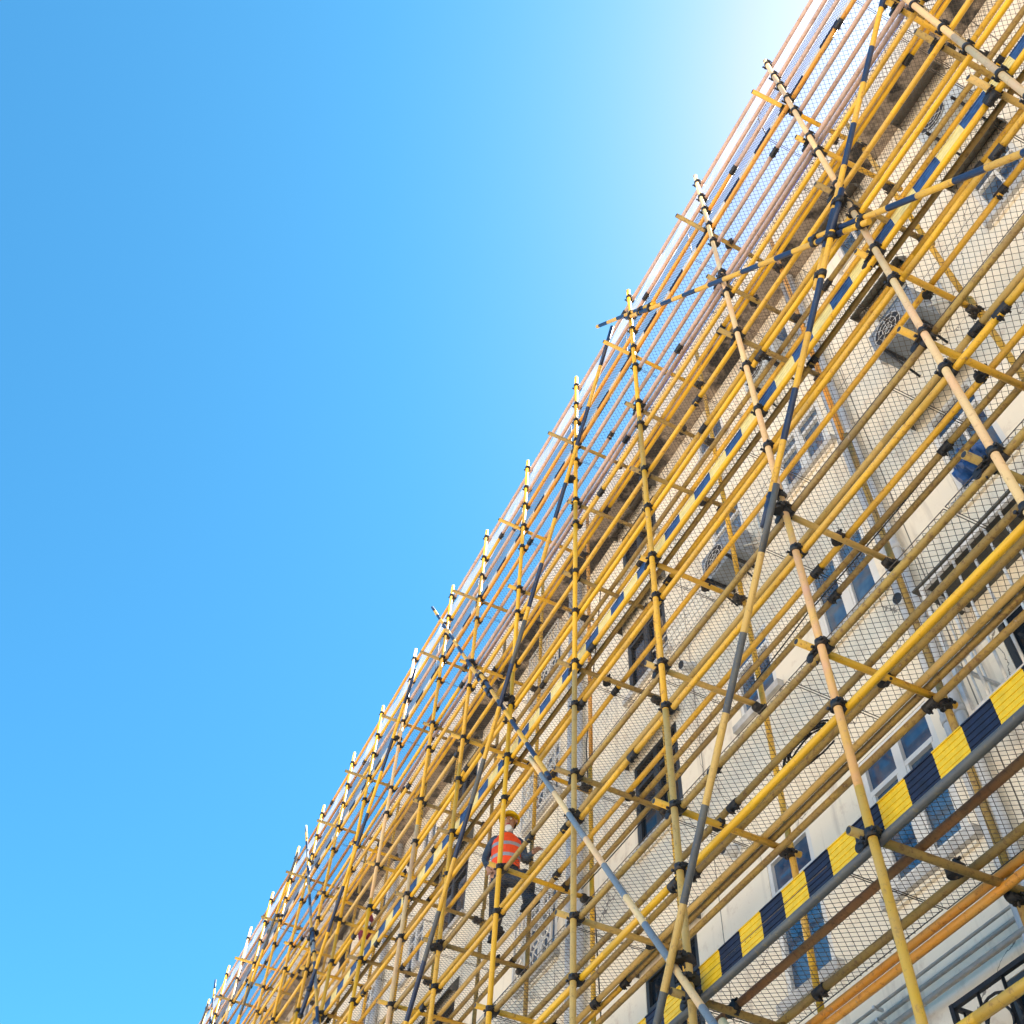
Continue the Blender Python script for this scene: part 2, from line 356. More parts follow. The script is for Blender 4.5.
# ------------------------------------------------------------------ security cages, rails, units on the wall
def cage(y0, y1, z0, z1, dp, k, label, roof=True, ornate=False, bars=.16):
    o = empty('security_cage', (W, (y0+y1)/2, Z(z0))); tag(o, label, 'security cage'); ol = Vector(o.location)
    X = W-dp; z0 = Z(z0); z1 = Z(z1)
    f = MB()
    for zz in (z0, z0+(z1-z0)*.36, z1):
        f.box((X, (y0+y1)/2, zz), (.03, y1-y0, .03), k)
        for yy in (y0, y1): f.box(((X+W)/2, yy, zz+.001), (dp-.03, .026, .026), k)
    for yy in (y0, y1): f.box((X-.002, yy, (z0+z1)/2), (.032, .032, z1-z0+.03), k)
    q = f.build('frame', o); q.location = -ol
    b_ = MB(); n = int((y1-y0)/bars)
    for i in range(1, n): b_.tube((X+.005, y0+i*(y1-y0)/n, z0), (X+.005, y0+i*(y1-y0)/n, z1), .0115, k, 8)
    for s in (1, 2):
        for yy in (y0, y1): b_.tube((X+dp*s/3, yy, z0), (X+dp*s/3, yy, z1), .008, k, 8)
    for i in range(0, n+1, 1): b_.tube((X, y0+i*(y1-y0)/n, z0+.018), (W, y0+i*(y1-y0)/n, z0+.018), .007, k, 6)
    if ornate:
        for i in range(int((y1-y0)/.62)):
            cy = y0+.34+i*.62; cz = z1-.25
            for rr in (.17, .10):
                b_.path([(X-.012, cy+rr*math.cos(a*math.pi/9), cz+rr*math.sin(a*math.pi/9)) for a in range(19)], .009, k, 6)
    q = b_.build('bars', o); q.location = -ol
    if roof:
        r = MB(); r.box((W-dp/2-.01, (y0+y1)/2, z1+.045), (dp+.02, y1-y0+.16, .02), 'canopy')
        q = r.build('roof', o); q.location = -ol
    return o
cage(.95, 3.44, 5.02, 6.28, W-1.307*D, 'galv', 'wide galvanised security cage with vertical bars and dark roof at the right edge')
cage(2.6, 4.50, 2.2, 3.60, .24, 'black_iron', 'black iron security cage with ringed ornament at the bottom right corner', roof=False, ornate=True, bars=.21)
def laundry(y0, y1, z, label, dp=.2):
    pass
def rack(y0, y1, z, label):
    o = empty('drying_rack', (W, (y0+y1)/2, Z(z))); tag(o, label, 'drying rack', 'drying racks on the wall'); ol = Vector(o.location)
    z = Z(z)
    for yy in (y0, y1):
        r = MB(); r.tube((W, yy, z-.12), (W-.3, yy, z), .009, 'galv', 6); q = r.build('bracket', o); q.location = -ol
    r = MB()
    for i in range(5): r.tube((W-.08-.055*i, y0-.05, z-.08+.02*i), (W-.08-.055*i, y1+.05, z-.08+.02*i), .008, 'galv', 6)
    q = r.build('rail', o); q.location = -ol
rack(6.3, 7.3, 9.35, 'galvanised drying rack beside a blue grey outdoor unit')
rack(10.9, 12.0, 7.0, 'galvanised drying rack above the white ornamental window grilles')

def ac_unit(y, z, k, label, w=.62, h=.44):
    o = empty('outdoor_unit', (W-.2, y, Z(z))); tag(o, label, 'air conditioner', 'air conditioner units on the wall'); ol = Vector(o.location)
    z = Z(z); dx = .24; X = W-.2
    c_ = MB(); c_.box((X, y, z+h/2), (dx, w, h), k); c_.box((X-dx/2-.004, y, z+h-.03), (.006, w-.03, .03), k)
    q = c_.build('casing', o); q.location = -ol
    f = MB(); cy = y+w*.12; cz = z+h/2; XF = X-dx/2-.006
    f.tube((XF, cy, cz), (XF+.004, cy, cz), h*.40, 'dark', 24)
    for rr in (.41, .28, .15): f.path([(XF-.008, cy+h*rr*math.cos(a*math.pi/12), cz+h*rr*math.sin(a*math.pi/12)) for a in range(25)], .004, 'galv', 5)
    for a in range(8): f.tube((XF-.008, cy, cz), (XF-.008, cy+h*.41*math.cos(a*math.pi/4), cz+h*.41*math.sin(a*math.pi/4)), .003, 'galv', 5)
    q = f.build('fan_grille', o); q.location = -ol
    for yy in (y-w*.32, y+w*.32):
        r = MB(); r.box((W-.19, yy, z-.018), (.38, .03, .03), 'black_iron'); r.tube((W-.34, yy, z-.035), (W, yy, z-.27), .012, 'black_iron', 6)
        q = r.build('bracket', o); q.location = -ol
    p = MB(); p.path([(X, y-w/2, z+.1), (X+.05, y-w/2-.08, z+.08), (W-.02, y-w/2-.12, z+.16), (W-.02, y-w/2-.13, z+.7)], .014, 'ac', 7)
    q = p.build('hose', o); q.location = -ol
ac_unit(5.85, 9.28, 'ac_blue', 'blue grey outdoor unit on black brackets beside a drying rack')
ac_unit(2.7, 9.35, 'ac_blue', 'blue grey outdoor unit below a hooded window, right of the faded cream upright')
ac_unit(1.15, 11.5, 'ac', 'off-white outdoor unit high up under the eave near the top right corner')
ac_unit(4.5, 11.55, 'ac', 'off-white outdoor unit under the eave, farther from the right edge')
# folded blue tarp on the hooded window's ledge
t = MB(); rr = random.Random(3)
nu, nv = 14, 8
P = [[None]*(nv+1) for _ in range(nu+1)]
for i in range(nu+1):
    for j in range(nv+1):
        a = math.pi*j/nv; wob = 1+.22*math.sin(i*1.7+j)+.15*rr.random()
        end = math.sin(math.pi*min(1, max(0.08, i/nu)*1.0)) ** .35 if 0 < i < nu else .3
        P[i][j] = (W-.03-.17*math.sin(a)*wob*end, 2.60+i*.40/nu, Z(7.30)+.0+.13+.12*math.cos(a)*wob*end)
for i in range(nu):
    for j in range(nv): t.face([P[i][j], P[i][j+1], P[i+1][j+1], P[i+1][j]], 'tarp_blue', True)
tag(t.build('blue_tarp'), 'crumpled bright blue tarp bundled on a window sill', 'tarp')

def pipes():
    for (x, s, r, lab) in ((1.405, .797, .011, 'thin grey conduit, uppermost of the three along the wall at bottom right'),
                           (1.405, .780, .015, 'grey conduit, middle of the three along the wall at bottom right'),
                           (1.400, .762, .020, 'thickest grey conduit, lowest of the three along the wall at bottom right')):
        o = empty('conduit', (x*D, 3, Z(s*x*D))); tag(o, lab, 'conduit', 'conduits along the wall')
        p = MB(); p.tube((0, -9, 0), (0, 5.5, 0), r, 'pipe', 10); p.build('tube', o)
        p = MB()
        for yy in range(-8, 6, 2): p.box((r*.6+.012, yy+.3, 0), (W-x*D-r*.6, .02, .02), 'galv'); p.tube((0, yy+.29, 0), (0, yy+.31, 0), r+.003, 'galv', 8)
        p.build('clip', o)
pipes()
def cable(pts, r, k, name, label, cat='cable', group=None):
    mb = MB(); P = []
    for a, b_ in zip(pts, pts[1:]):
        for i in range(12):
            t_ = i/12; q = Vector(a).lerp(Vector(b_), t_); q.z -= math.sin(t_*math.pi)*.02*(Vector(a)-Vector(b_)).length; P.append(q)
    P.append(Vector(pts[-1])); mb.path(P, r, k, 6); return tag(mb.build(name), label, cat, group)
cable([(XE-.02, y, Z(ZT)+.03) for y in range(-9, 46, 3)], .012, 'cable_blue', 'cable', 'blue cable running along the edge of the roof eave')
cable([(W-.05, 8.95, Z(12.6)), (W-.30, 9.02, Z(9.2)), (W-.1, 9.1, Z(5.5)), (W-.05, 9.1, Z(.5))], .008, 'black_cable', 'cable', 'black cable hanging straight down the cream wall right of the worker')
cable([(1.235*D, -1, Z(7.1)), (1.24*D, 1.5, Z(7.0)), (1.24*D, 4.4, Z(6.85)), (1.25*D, 8.5, Z(6.7))], .006, 'black_cable', 'cable', 'black cable strung along the inner edge of the third walkway from below')

# ------------------------------------------------------------------ scaffold
PY = [-.78, -.34, .112, .508, .958, 1.46, 1.90, 2.345, 2.77, 3.17, 3.63, 4.07, 4.50, 4.99, 5.45, 5.93, 6.40, 6.88, 7.35, 7.8, 8.25, 8.7, 9.15]
LV = [1.012, 1.418, 1.83, 2.234, 2.646, 3.04, 3.429, 3.85]
YA, YB = -1.15*D, 9.4*D
sc = empty('scaffold', (D, 12, 0)); so = Vector(sc.location)
tag(sc, 'yellow steel tube scaffold with dark clamps and banded cross braces along the whole building', 'scaffold')
RI = [random.Random(i) for i in range(5)]
class Pool:
    """pieces of one kind: the LIMIT nearest become parts, the rest one part"""
    def __init__(s, name, limit=100): s.name = name; s.limit = limit; s.items = []
    def add(s, mb, key, mx=None): s.items.append((key, mb, mx))
    def flush(s):
        s.items.sort(key=lambda i: i[0]); cache = {}
        for key, mb, mx in s.items[:s.limit]:
            if mx is None: o = mb.build(s.name, sc); o.location = -so
            else:
                if id(mb) not in cache: cache[id(mb)] = mb.mesh(s.name)
                o = link(s.name, cache[id(mb)], sc); q = mx.copy(); q.translation = mx.translation-so; o.matrix_local = q
        rest = MB()
        for key, mb, mx in s.items[s.limit:]: rest.merge(mb, mx)
        if rest.v:
            o = rest.build(s.name, sc); o.location = -so; o['kind'] = 'stuff'
PLEN = {k: Pool(k) for k in ('standard', 'ledger', 'transom', 'brace', 'coupler')}
cam = Vector((0, 0, H0))
FW = Vector((.2159, .5448, .8103)); RT = Vector((.9003, -.4323, .0507)); UPV = Vector((-.3779, -.7186, .5838))
def vis_key(a, b_=None):
    """distance from the viewer to the nearest piece of the tube that the photo shows"""
    a = Vector(a); b_ = Vector(b_) if b_ is not None else a; best = 1e3
    for i in range(13):
        p = a.lerp(b_, i/12)-cam; d = p.dot(FW)
        if d < .3: continue
        u, v = abs(p.dot(RT)/d), abs(p.dot(UPV)/d)
        if u < .5 and v < .5: best = min(best, d)
    return best if best < 1e3 else 500+(a-cam).length

# clamps: a cast ring round the upright, a saddle for the ledger, bolts and nuts
def clamp_mb(seed):
    r = random.Random(seed); c_ = MB(); k = 'clamp'
    c_.tube((0, 0, -.026), (0, 0, .026), .036, k, 12)
    c_.box((.046, 0, 0), (.050, .062, .05), k)
    c_.tube((.056, -.028, -.0), (.056, .028, -.0), .037, k, 12)
    for s in (-1, 1):
        c_.box((0, s*.044, 0), (.026, .022, .036), k); c_.tube((-.028, s*.046, .0), (.040, s*.046, 0), .007, k, 6); c_.tube((-.036, s*.046, 0), (-.024, s*.046, 0), .012, k, 6)
    c_.box((.056, 0, .044), (.03, .036, .02), k); c_.tube((.078, 0, .02), (.078, 0, .062), .007, k, 6)
    c_.tube((.030, 0, -.062), (.030, 0, .060), .007, k, 6)
    return c_
CL = [clamp_mb(1)]
def clamp(p, rx=0, rz=0, sc_=1.0):
    mx = Matrix.Translation(p) @ Matrix.Rotation(rz, 4, 'Z') @ Matrix.Rotation(rx, 4, 'X') @ Matrix.Scale(sc_, 4)
    PLEN['coupler'].add(CL[0], vis_key(p), mx)
sleeve = MB(); sleeve.tube((0, -.055, 0), (0, .055, 0), .033, 'clamp', 12)
for s in (-.03, .03): sleeve.box((0, s, -.036), (.03, .03, .022), 'clamp'); sleeve.tube((-.03, s, -.04), (.03, s, -.04), .007, 'clamp', 6)

# uprights
XF = D-2*TR-.004; XI = 1.285*D
PF = {}
pc = random.Random(5)
for i, y in enumerate(PY):
    yy = y*D
    top = 3.905*D+pc.uniform(-.03, .08)
    lean = pc.uniform(-.03, .03)
    kinds = {3: ('cream', 'cream', 'cream'), 4: ('amber', 'pinkish', 'cream'), 5: ('tan', 'yellow', 'bright'), 6: ('tan', 'bright', 'bright'), 2: ('cream', 'cream', 'cream')}.get(i, tuple(pc.choice(['yellow', 'yellow', 'bright', 'cream']) for _ in range(3)))
    cuts = [-H0+.13, 1.10*D+pc.uniform(-.1, .1), {4: 1.95, 5: 3.0, 6: 3.1}.get(i, 2.55)*D+pc.uniform(-.3, .3), top]
    cuts[1] = {5: 1.68*D, 6: 2.2*D}.get(i, cuts[1])
    ln = lambda z, yy=yy, lean=lean: yy+lean*(z+H0)/15.5
    PF[i] = ln
    for a in range(3):
        t = MB(); A = (XF, ln(cuts[a]), Z(cuts[a])); B = (XF, ln(cuts[a+1]), Z(cuts[a+1])); t.tube(A, B, TR, kinds[a], 14)
        if a == 2: t.tube((XF, ln(top)-.0, Z(top)-.0), (XF, ln(top), Z(top)+.012), TR+.002, 'white_cloth' if i > 5 else 'cream', 12)
        if a == 0: t.box((XF, ln(cuts[0]), .125), (.14, .14, .012), 'grey')
        PLEN['standard'].add(t, vis_key(A, B))
    cuts = [-H0+.13, .9*D+pc.uniform(-.2, .2), 2.3*D+pc.uniform(-.3, .3), 3.72*D]
    l2 = pc.uniform(-.05, .05)
    for a in range(3):
        t = MB(); o_ = .07; A = (XI, yy+o_+l2, Z(cuts[a])); B = (XI, yy+o_, Z(cuts[a+1])); t.tube(A, B, TR, pc.choice(['orange', 'yellow', 'yellow', 'olive']), 12)
        if a == 0: t.box((XI, A[1], .125), (.14, .14, .012), 'grey')
        PLEN['standard'].add(t, vis_key(A, B))

# ledgers: (apparent slope s, plane)
front = [(.25, 'olive'), (.704, 'yellow'), (1.012, 'grey'), (1.27, 'bright'), (1.418, 'olive'), (1.69, 'yellow'), (1.83, 'olive'), (2.07, 'yellow'), (2.234, 'bright'),
         (2.455, 'bright'), (2.646, 'yellow'), (2.905, 'yellow'), (3.04, 'mauve'), (3.291, 'mauve'), (3.429, 'orange'), (3.576, 'mauve'), (3.70, 'mauve'), (3.85, 'mauve')]
deck = [(0, .95, 'brown'), (0, .871, 'olive'), (0, .84, 'orange'), (1, 1.304, 'olive'), (1, 1.245, 'olive'), (1, 1.19, 'tan'), (1, 1.17, 'olive'),
        (2, 1.718, 'tan'), (2, 1.605, 'yellow'), (2, 1.55, 'olive'), (2, 1.503, 'olive'), (3, 2.177, 'olive'), (3, 2.095, 'yellow'), (3, 1.956, 'yellow'),
        (4, 2.49, 'yellow'), (4, 2.367, 'olive'), (4, 2.309, 'yellow'), (5, 2.985, 'mauve'), (5, 2.81, 'yellow'), (5, 2.762, 'bright'),
        (6, 3.15, 'mauve')]
palette = {'tan': ['tan', 'yellow', 'olive', 'tan'], 'grey': ['grey', 'grey', 'yellow', 'grey'], 'mauve': ['mauve', 'mauve', 'orange', 'brown', 'yellow'], 'olive': ['olive', 'olive', 'yellow', 'olive'], 'yellow': ['yellow', 'yellow', 'bright', 'olive', 'tan'],
           'bright': ['bright', 'yellow', 'bright'], 'orange': ['orange', 'orange', 'yellow'], 'brown': ['brown', 'orange', 'olive', 'brown']}
DZ = .029
lc = random.Random(21)
def run_ledger(x, z, k, near=None):
    y = YA-lc.uniform(0, 5.5); j = 0
    while y < YB:
        L = 6.0 if lc.random() < .75 else 4.5
        A = max(y, YA); B = min(y+L, YB)
        if B-A > .3:
            kk = lc.choice(palette[k])
            if A < 2.1*D and lc.random() < .97: kk = k
            if k == 'mauve' and A > 3.0*D and kk == 'mauve': kk = 'orange' if lc.random() < .3 else 'mauve'
            dz = lc.uniform(-.012, .012); dz2 = lc.uniform(-.012, .012)
            t = MB(); P = (x, A, Z(z)+dz); Q = (x, B, Z(z)+dz2); 
            sag = lc.uniform(.0, .016); side_ = lc.uniform(-.007, .007); n_ = 6; pts_ = []
            for q_ in range(n_+1):
                v_ = Vector(P).lerp(Vector(Q), q_/n_); w__ = math.sin(math.pi*q_/n_); pts_.append(v_+Vector((side_*w__, 0, -sag*w__)))
            for q_ in range(n_): t.tube(pts_[q_], pts_[q_+1], TR, kk, 12, cap=q_ in (0, n_-1))
            PLEN['ledger'].add(t, vis_key(P, Q))
            if B < YB: PLEN['coupler'].add(sleeve, vis_key(Q)+.4, Matrix.Translation((x, B+.005, Z(z)+dz2)))
        y += L+.01; j += 1
for s, k in front: run_ledger(D, s*D, k)
for l, s, k in deck:
    z = (LV[l]+DZ)*D; x = z/s
    run_ledger(x, z, k)
for l in range(8):
    z = (LV[l]+.004)*D
    if l < 2: run_ledger(1.25*D if l else 1.235*D, z, 'olive' if l % 2 else 'orange')
# transoms just above the front ledger, deck ledgers lie on them
tc = random.Random(9)
for i, y in enumerate(PY):
    for l in range(-1, 7):
        zl = LV[l] if l >= 0 else .704
        if l >= 0 and tc.random() < .06: continue
        z = zl*D+2*TR+.002
        yy = y*D+.075+tc.uniform(-.01, .035); y2 = yy+tc.uniform(-.05, .05)
        t = MB(); a = (D-.12-tc.uniform(.0, .10)-(.27 if l == 6 else 0), yy, Z(z)); xe = min(1.30*D+tc.uniform(-.03, .03), XE-.03 if zl > 3.6 else 99); b_ = (xe, y2, Z(z)+tc.uniform(-.01, .01))
        t.tube(a, b_, TR, tc.choice(['yellow', 'olive', 'olive', 'yellow', 'tan'] if l < 6 else ['olive', 'yellow', 'olive']), 12)
        for e_ in (a, b_):
            dd = Vector((.002 if e_ is b_ else -.002, 0, 0)); t.tube(Vector(e_), Vector(e_)+dd, TR*.78, 'dark', 10)
        PLEN['transom'].add(t, vis_key(a, b_))
        clamp(Vector((D, yy, Z(zl*D)+.026)), rz=math.pi/2, sc_=1.0)
        if tc.random() < .8 and l >= 0: clamp(Vector((1.14*D+tc.uniform(-.2, .25), yy+.0, Z(z)+.03)), rx=math.pi/2, rz=math.pi/2, sc_=.95)
        if zl < 3.5: clamp(Vector((XI-.03, y*D+.075, Z(zl*D)+.02)), rz=math.pi, sc_=1.0)
# clamps on the front uprights
for i, y in enumerate(PY):
    for s, k in front: clamp(Vector((XF, PF[i](s*D), Z(s*D))), rx=tc.uniform(-.1, .1))
# braces, painted in bands
def brace(pts, cols, seg=.42, xo=0.0, overlap=1.0, seed=0):
    r = random.Random(seed); a = Vector((D-.115-xo, pts[0][0]*D, Z(pts[0][1]*D))); b_ = Vector((D-.115-xo, pts[1][0]*D, Z(pts[1][1]*D)))
    d = (b_-a).normalized(); Lt = (b_-a).length; n = d.cross(Vector((1, 0, 0))).normalized(); pos = 0; k = 0; idx = 0
    while pos < Lt:
        L = min(6.0, Lt-pos); side = (idx % 2)*2*(TR+.003); t = MB(); q = 0; P0 = a+d*pos+n*side
        while q < L:
            s_ = min(seg*r.uniform(.85, 1.15), L-q)
            t.tube(P0+d*q, P0+d*(q+s_), TR, cols[k % len(cols)], 12, cap=(q == 0 or q+s_ >= L-1e-4)); q += s_; k += 1
        PLEN['brace'].add(t, vis_key(P0, P0+d*L))
        if pos > 0:
            for u in (.12, overlap*.5, overlap-.12):
                c_ = a+d*(pos+u)+n*TR
                ang = math.atan2(d.z, d.y)
                sl = MB(); 
                for o_ in (0, 1):
                    cc = a+d*(pos+u)+n*o_*2*(TR+.003); sl.tube(cc-d*.028, cc+d*.028, TR+.010, 'clamp', 12)
                sl.box(c_+Vector((-.0, 0, 0)), (.075, .05, .05), 'clamp'); sl.tube(c_+Vector((-.05, 0, 0)), c_+Vector((.05, 0, 0)), .008, 'clamp', 6)
                PLEN['coupler'].add(sl, vis_key(c_))
        pos += L-overlap if pos+L < Lt else L; idx += 1
    for i, y in enumerate(PY):                      # swivel clamps where it crosses an upright
        if min(pts[0][0], pts[1][0]) < y < max(pts[0][0], pts[1][0]):
            u = (y*D-a.y)/(b_.y-a.y); p = a.lerp(b_, u)
            clamp(Vector((XF-.03-xo*.5, y*D, p.z)), sc_=1.05)
YN = ('yellow', 'navy'); CN = ('cream', 'navy'); GY = ('steel_blue', 'cream'); BN = ('bright', 'grey')
brace([(-.35, 1.19), (1.68, 3.99)], YN, .40, 0, seed=1)
brace([(-.30, 3.66), (1.01, 1.80)], YN, .46, .055, seed=2)
brace([(.93, 1.86), (1.95, .36)], ('grey', 'tan'), .62, .055, seed=3)
brace([(3.40, 4.00), (2.02, 1.88)], ('navy', 'yellow'), .42, 0, seed=4)
brace([(2.14, 2.06), (.95, .28)], ('cream', 'steel_blue'), .50, 0, seed=5)
brace([(1.54, 3.72), (2.30, 2.55)], ('navy', 'yellow'), .60, .055, seed=6)
brace([(2.20, 2.70), (3.15, 1.22), (0, 0)], ('grey', 'navy', 'yellow'), .60, .055, seed=7)
brace([(5.30, 3.97), (3.85, 1.90)], ('steel_blue', 'yellow', 'navy'), .45, 0, seed=8)
brace([(3.45, 3.60), (4.95, 1.30)], ('navy', 'bright'), .62, .055, seed=9)
brace([(7.20, 3.97), (5.60, 1.70)], ('navy', 'yellow'), .45, 0, seed=10)
brace([(5.25, 3.75), (6.75, 1.60)], ('grey', 'bright'), .62, .055, seed=11)
brace([(9.1, 3.97), (7.6, 1.70)], ('navy', 'yellow'), .45, 0, seed=12)
brace([(7.1, 3.75), (8.7, 1.60)], ('grey', 'bright'), .62, .055, seed=13)
for p in PLEN.values(): p.flush()

# ------------------------------------------------------------------ expanded-metal walkway panels
def mesh_panel(L, Wd, a, b_, r):
    """diamond mesh, long diagonal a across (x), short diagonal b along (y)"""
    m_ = MB(); nx = max(1, round(Wd/a)); ny = max(1, round(L/b_)); ax = Wd/nx; by = L/ny
    def strand(p, q):
        d = Vector((q[0]-p[0], q[1]-p[1], 0)).normalized(); n = Vector((-d.y, d.x, 0))*r
        p = Vector(p); q = Vector(q); up = Vector((0, 0, r*1.6))
        A = [p-n, p+n, p+up]; B = [q-n, q+n, q+up]; i0 = len(m_.v); m_.v += [tuple(v) for v in A+B]
        for i in range(3):
            j = (i+1) % 3; m_.f.append((i0+i, i0+3+i, i0+3+j, i0+j)); m_.mi.append(0); m_.sm.append(False)
    m_.mat('mesh')
    for i in range(nx):
        for j in range(ny):
            x = i*ax; y = j*by; c_ = (x+ax/2, y+by/2, 0)
            e = [(x, y+by/2, 0), (x+ax/2, y, 0), (x+ax, y+by/2, 0), (x+ax/2, y+by, 0)]
            for k in range(4): strand(e[k], e[(k+1) % 4])
    for (p, q) in (((0, 0), (Wd, 0)), ((Wd, 0), (Wd, L)), ((Wd, L), (0, L)), ((0, L), (0, 0))):
        m_.tube((p[0], p[1], 0), (q[0], q[1], 0), .0035, 'mesh', 5)
    m_.v = [(x+.004*math.sin(y*5+z), y+.003*math.sin(x*9), z-.010*math.sin(math.pi*y/L)-.005*math.sin(x*8+y*3)) for x, y, z in m_.v]
    return m_
XD0 = D+.05; WD = 1.238*D-XD0
PL = 1.60
variants = [mesh_panel(PL, WD, .060, .046, .0017).mesh('panel'), mesh_panel(PL, WD, .074, .058, .0019).mesh('panel')]
WORD = ['lowest', 'second lowest', 'third lowest', 'fourth lowest', 'fifth lowest', 'second highest', 'topmost', 'x']
EXTRA = ['behind the yellow and navy toe board', 'directly above the clear gap', 'under the worker in orange', 'behind the cream and blue toe board',
         'above the cream and blue toe board', 'level with the dark-blotched eave', 'beside the uppermost banded board', 'under the white safety sheet']
pr = random.Random(17)
for l in range(7):
    z = Z((LV[l]+DZ)*D)+TR+.010
    o = empty('mesh_walkway', (XD0, 10, z)); tag(o, f'wire mesh walkway on the {WORD[l]} lift, {EXTRA[l]}', 'walkway', 'wire mesh walkways')
    y = YA; w_ = pr.choice((0, 1)) if l else 0
    sl = XE-.03-XD0 if l == 7 else None
    while y+PL < YB:
        v = w_ if pr.random() < .8 else 1-w_
        q = link('panel', variants[v], o, (pr.uniform(-.015, .01), y-10, pr.uniform(0, .006)))
        q.rotation_euler = (0, 0, pr.uniform(-.004, .004))
        y += PL+.015
        if (l == 4 and abs(y-.62*D) < .9 and y > 1.2): y += .35
vb = mesh_panel(PL, .25*D, .066, .052, .0022).mesh('panel')
o = empty('mesh_barrier', (D+.036, 10, Z(3.445*D))); tag(o, 'upright wire mesh barrier along the top of the scaffold, seen against the sky', 'barrier')
y = YA
while y+PL < YB:
    q = link('panel', vb, o, (pr.uniform(-.003, .003), y-10, pr.uniform(-.01, .01))); q.rotation_euler = (0, -math.pi/2, 0); y += PL+.012
# ------------------------------------------------------------------ toe boards
def toe(zb, h, ca, cb, seg, phase, label, x=D+.034):
    o = empty('toe_board', (x, 8, Z(zb))); tag(o, label, 'toe board', 'banded toe boards')
    prof = [(0, 0)]; n = 5                            # flat strips with narrow pressed grooves between them
    for i in range(1, n): prof += [(0, h*i/n-.004), (.006, h*i/n-.001), (.006, h*i/n+.001), (0, h*i/n+.004)]
    prof.append((0, h))
    y = phase
    while y > YA: y -= seg
    k = int(round((phase-y)/seg)) % 2; board = MB(); cnt = 0
    rnd = random.Random(4)
    while y < YB-.5:
        kk = (ca, cb)[k % 2]
        for (p, q) in zip(prof, prof[1:]):
            board.face([(p[0], y+seg-8, p[1]), (p[0], y-8, p[1]), (q[0], y-8, q[1]), (q[0], y+seg-8, q[1])], kk)
            board.face([(p[0]+.004, y-8, p[1]), (p[0]+.004, y+seg-8, p[1]), (q[0]+.004, y+seg-8, q[1]), (q[0]+.004, y-8, q[1])], kk)
        board.box((.004, y+seg/2-8, h+.004), (.022, seg, .008), kk); board.box((.004, y+seg/2-8, -.004), (.022, seg, .008), kk)
        k += 1; cnt += 1; y += seg
        if cnt % 10 == 0: board.build('board', o, (rnd.uniform(-.006, .006), 0, rnd.uniform(-.005, .005))); board = MB()
    if board.v: board.build('board', o)
toe(1.018*D+.02, .185, 'toe_navy', 'toe_yellow', .2288, 2.524, 'lowest toe board, banded bright yellow and navy, crossing the bottom right corner')
toe(2.234*D+.06, .20, 'toe_cream', 'royal', .27, .28, 'middle toe board, banded faded cream and royal blue, halfway up the scaffold')
toe(3.429*D+.06, .20, 'toe_navy', 'drain', .32, .3, 'uppermost toe board, banded navy and pale grey, seen against the sky')
# white safety sheet laced between the two top rails
s = MB(); ny = 240; rs = random.Random(8)
def sp(i, j):
    y = YA+.1+i*(YB-YA-.4)/ny; zt = Z(3.85*D)-.03; zb = Z(3.70*D)+.03; t_ = j/3
    return (D+.03+.012*math.sin(i*1.1+j)+.012*math.sin(i*.37)*t_, y, zt+(zb-zt)*t_-.01*abs(math.sin(i*.5))*(1-t_)+.012*math.sin(i*.83)*t_)
for i in range(ny):
    for j in range(3): s.face([sp(i, j), sp(i, j+1), sp(i+1, j+1), sp(i+1, j)], 'sheet', True)
tag(s.build('safety_sheet'), 'white safety sheet laced between the two topmost rails of the scaffold', 'safety sheet')

# red and white bag, wire bundle
b_ = MB(); c0 = Vector((1.15*D, 15.22, Z(9.88)))
for seg_, (k, z0, z1) in enumerate((('red', -.22, -.02), ('white_cloth', -.02, .06), ('red', .06, .24), ('white_cloth', -.27, -.22))):
    for i in range(12):
        for (za, zb) in ((z0, (z0+z1)/2), ((z0+z1)/2, z1)):
            def rp(i_, z_): a = 2*math.pi*i_/12; r = .15*math.sqrt(max(.08, 1-(z_/.30)**2))*(1+.12*math.sin(3*a+z_*20)); return c0+Vector((r*math.cos(a)*.75, r*math.sin(a)*1.1, z_))
            b_.face([rp(i, za), rp(i+1, za), rp(i+1, zb), rp(i, zb)], k, True)
b_.path([c0+Vector((0, -.05, .22)), c0+Vector((0, -.02, .36)), c0+Vector((0, .04, .36)), c0+Vector((0, .06, .22))], .010, 'red', 6)
tag(b_.build('cloth_bag'), 'crimson cloth bag with a white stripe hanging far along the scaffold at lower left', 'bag')
b_ = MB(); c0 = Vector((1.16*D, 1.06*D*1.16, Z((LV[1]+DZ)*D)+.06)); rb = random.Random(2)
for k in range(7):
    ph = rb.uniform(0, 6); ra = rb.uniform(.09, .15)
    b_.path([c0+Vector((ra*.8*math.cos(a*.5+ph), ra*2*math.sin(a*.5+ph), .012*k+.02*math.sin(a))) for a in range(13)], .007, 'black_cable', 5)
tag(b_.build('wire_bundle'), 'tangled bundle of black wire lying on a mesh walkway above the striped toe board', 'wire bundle')

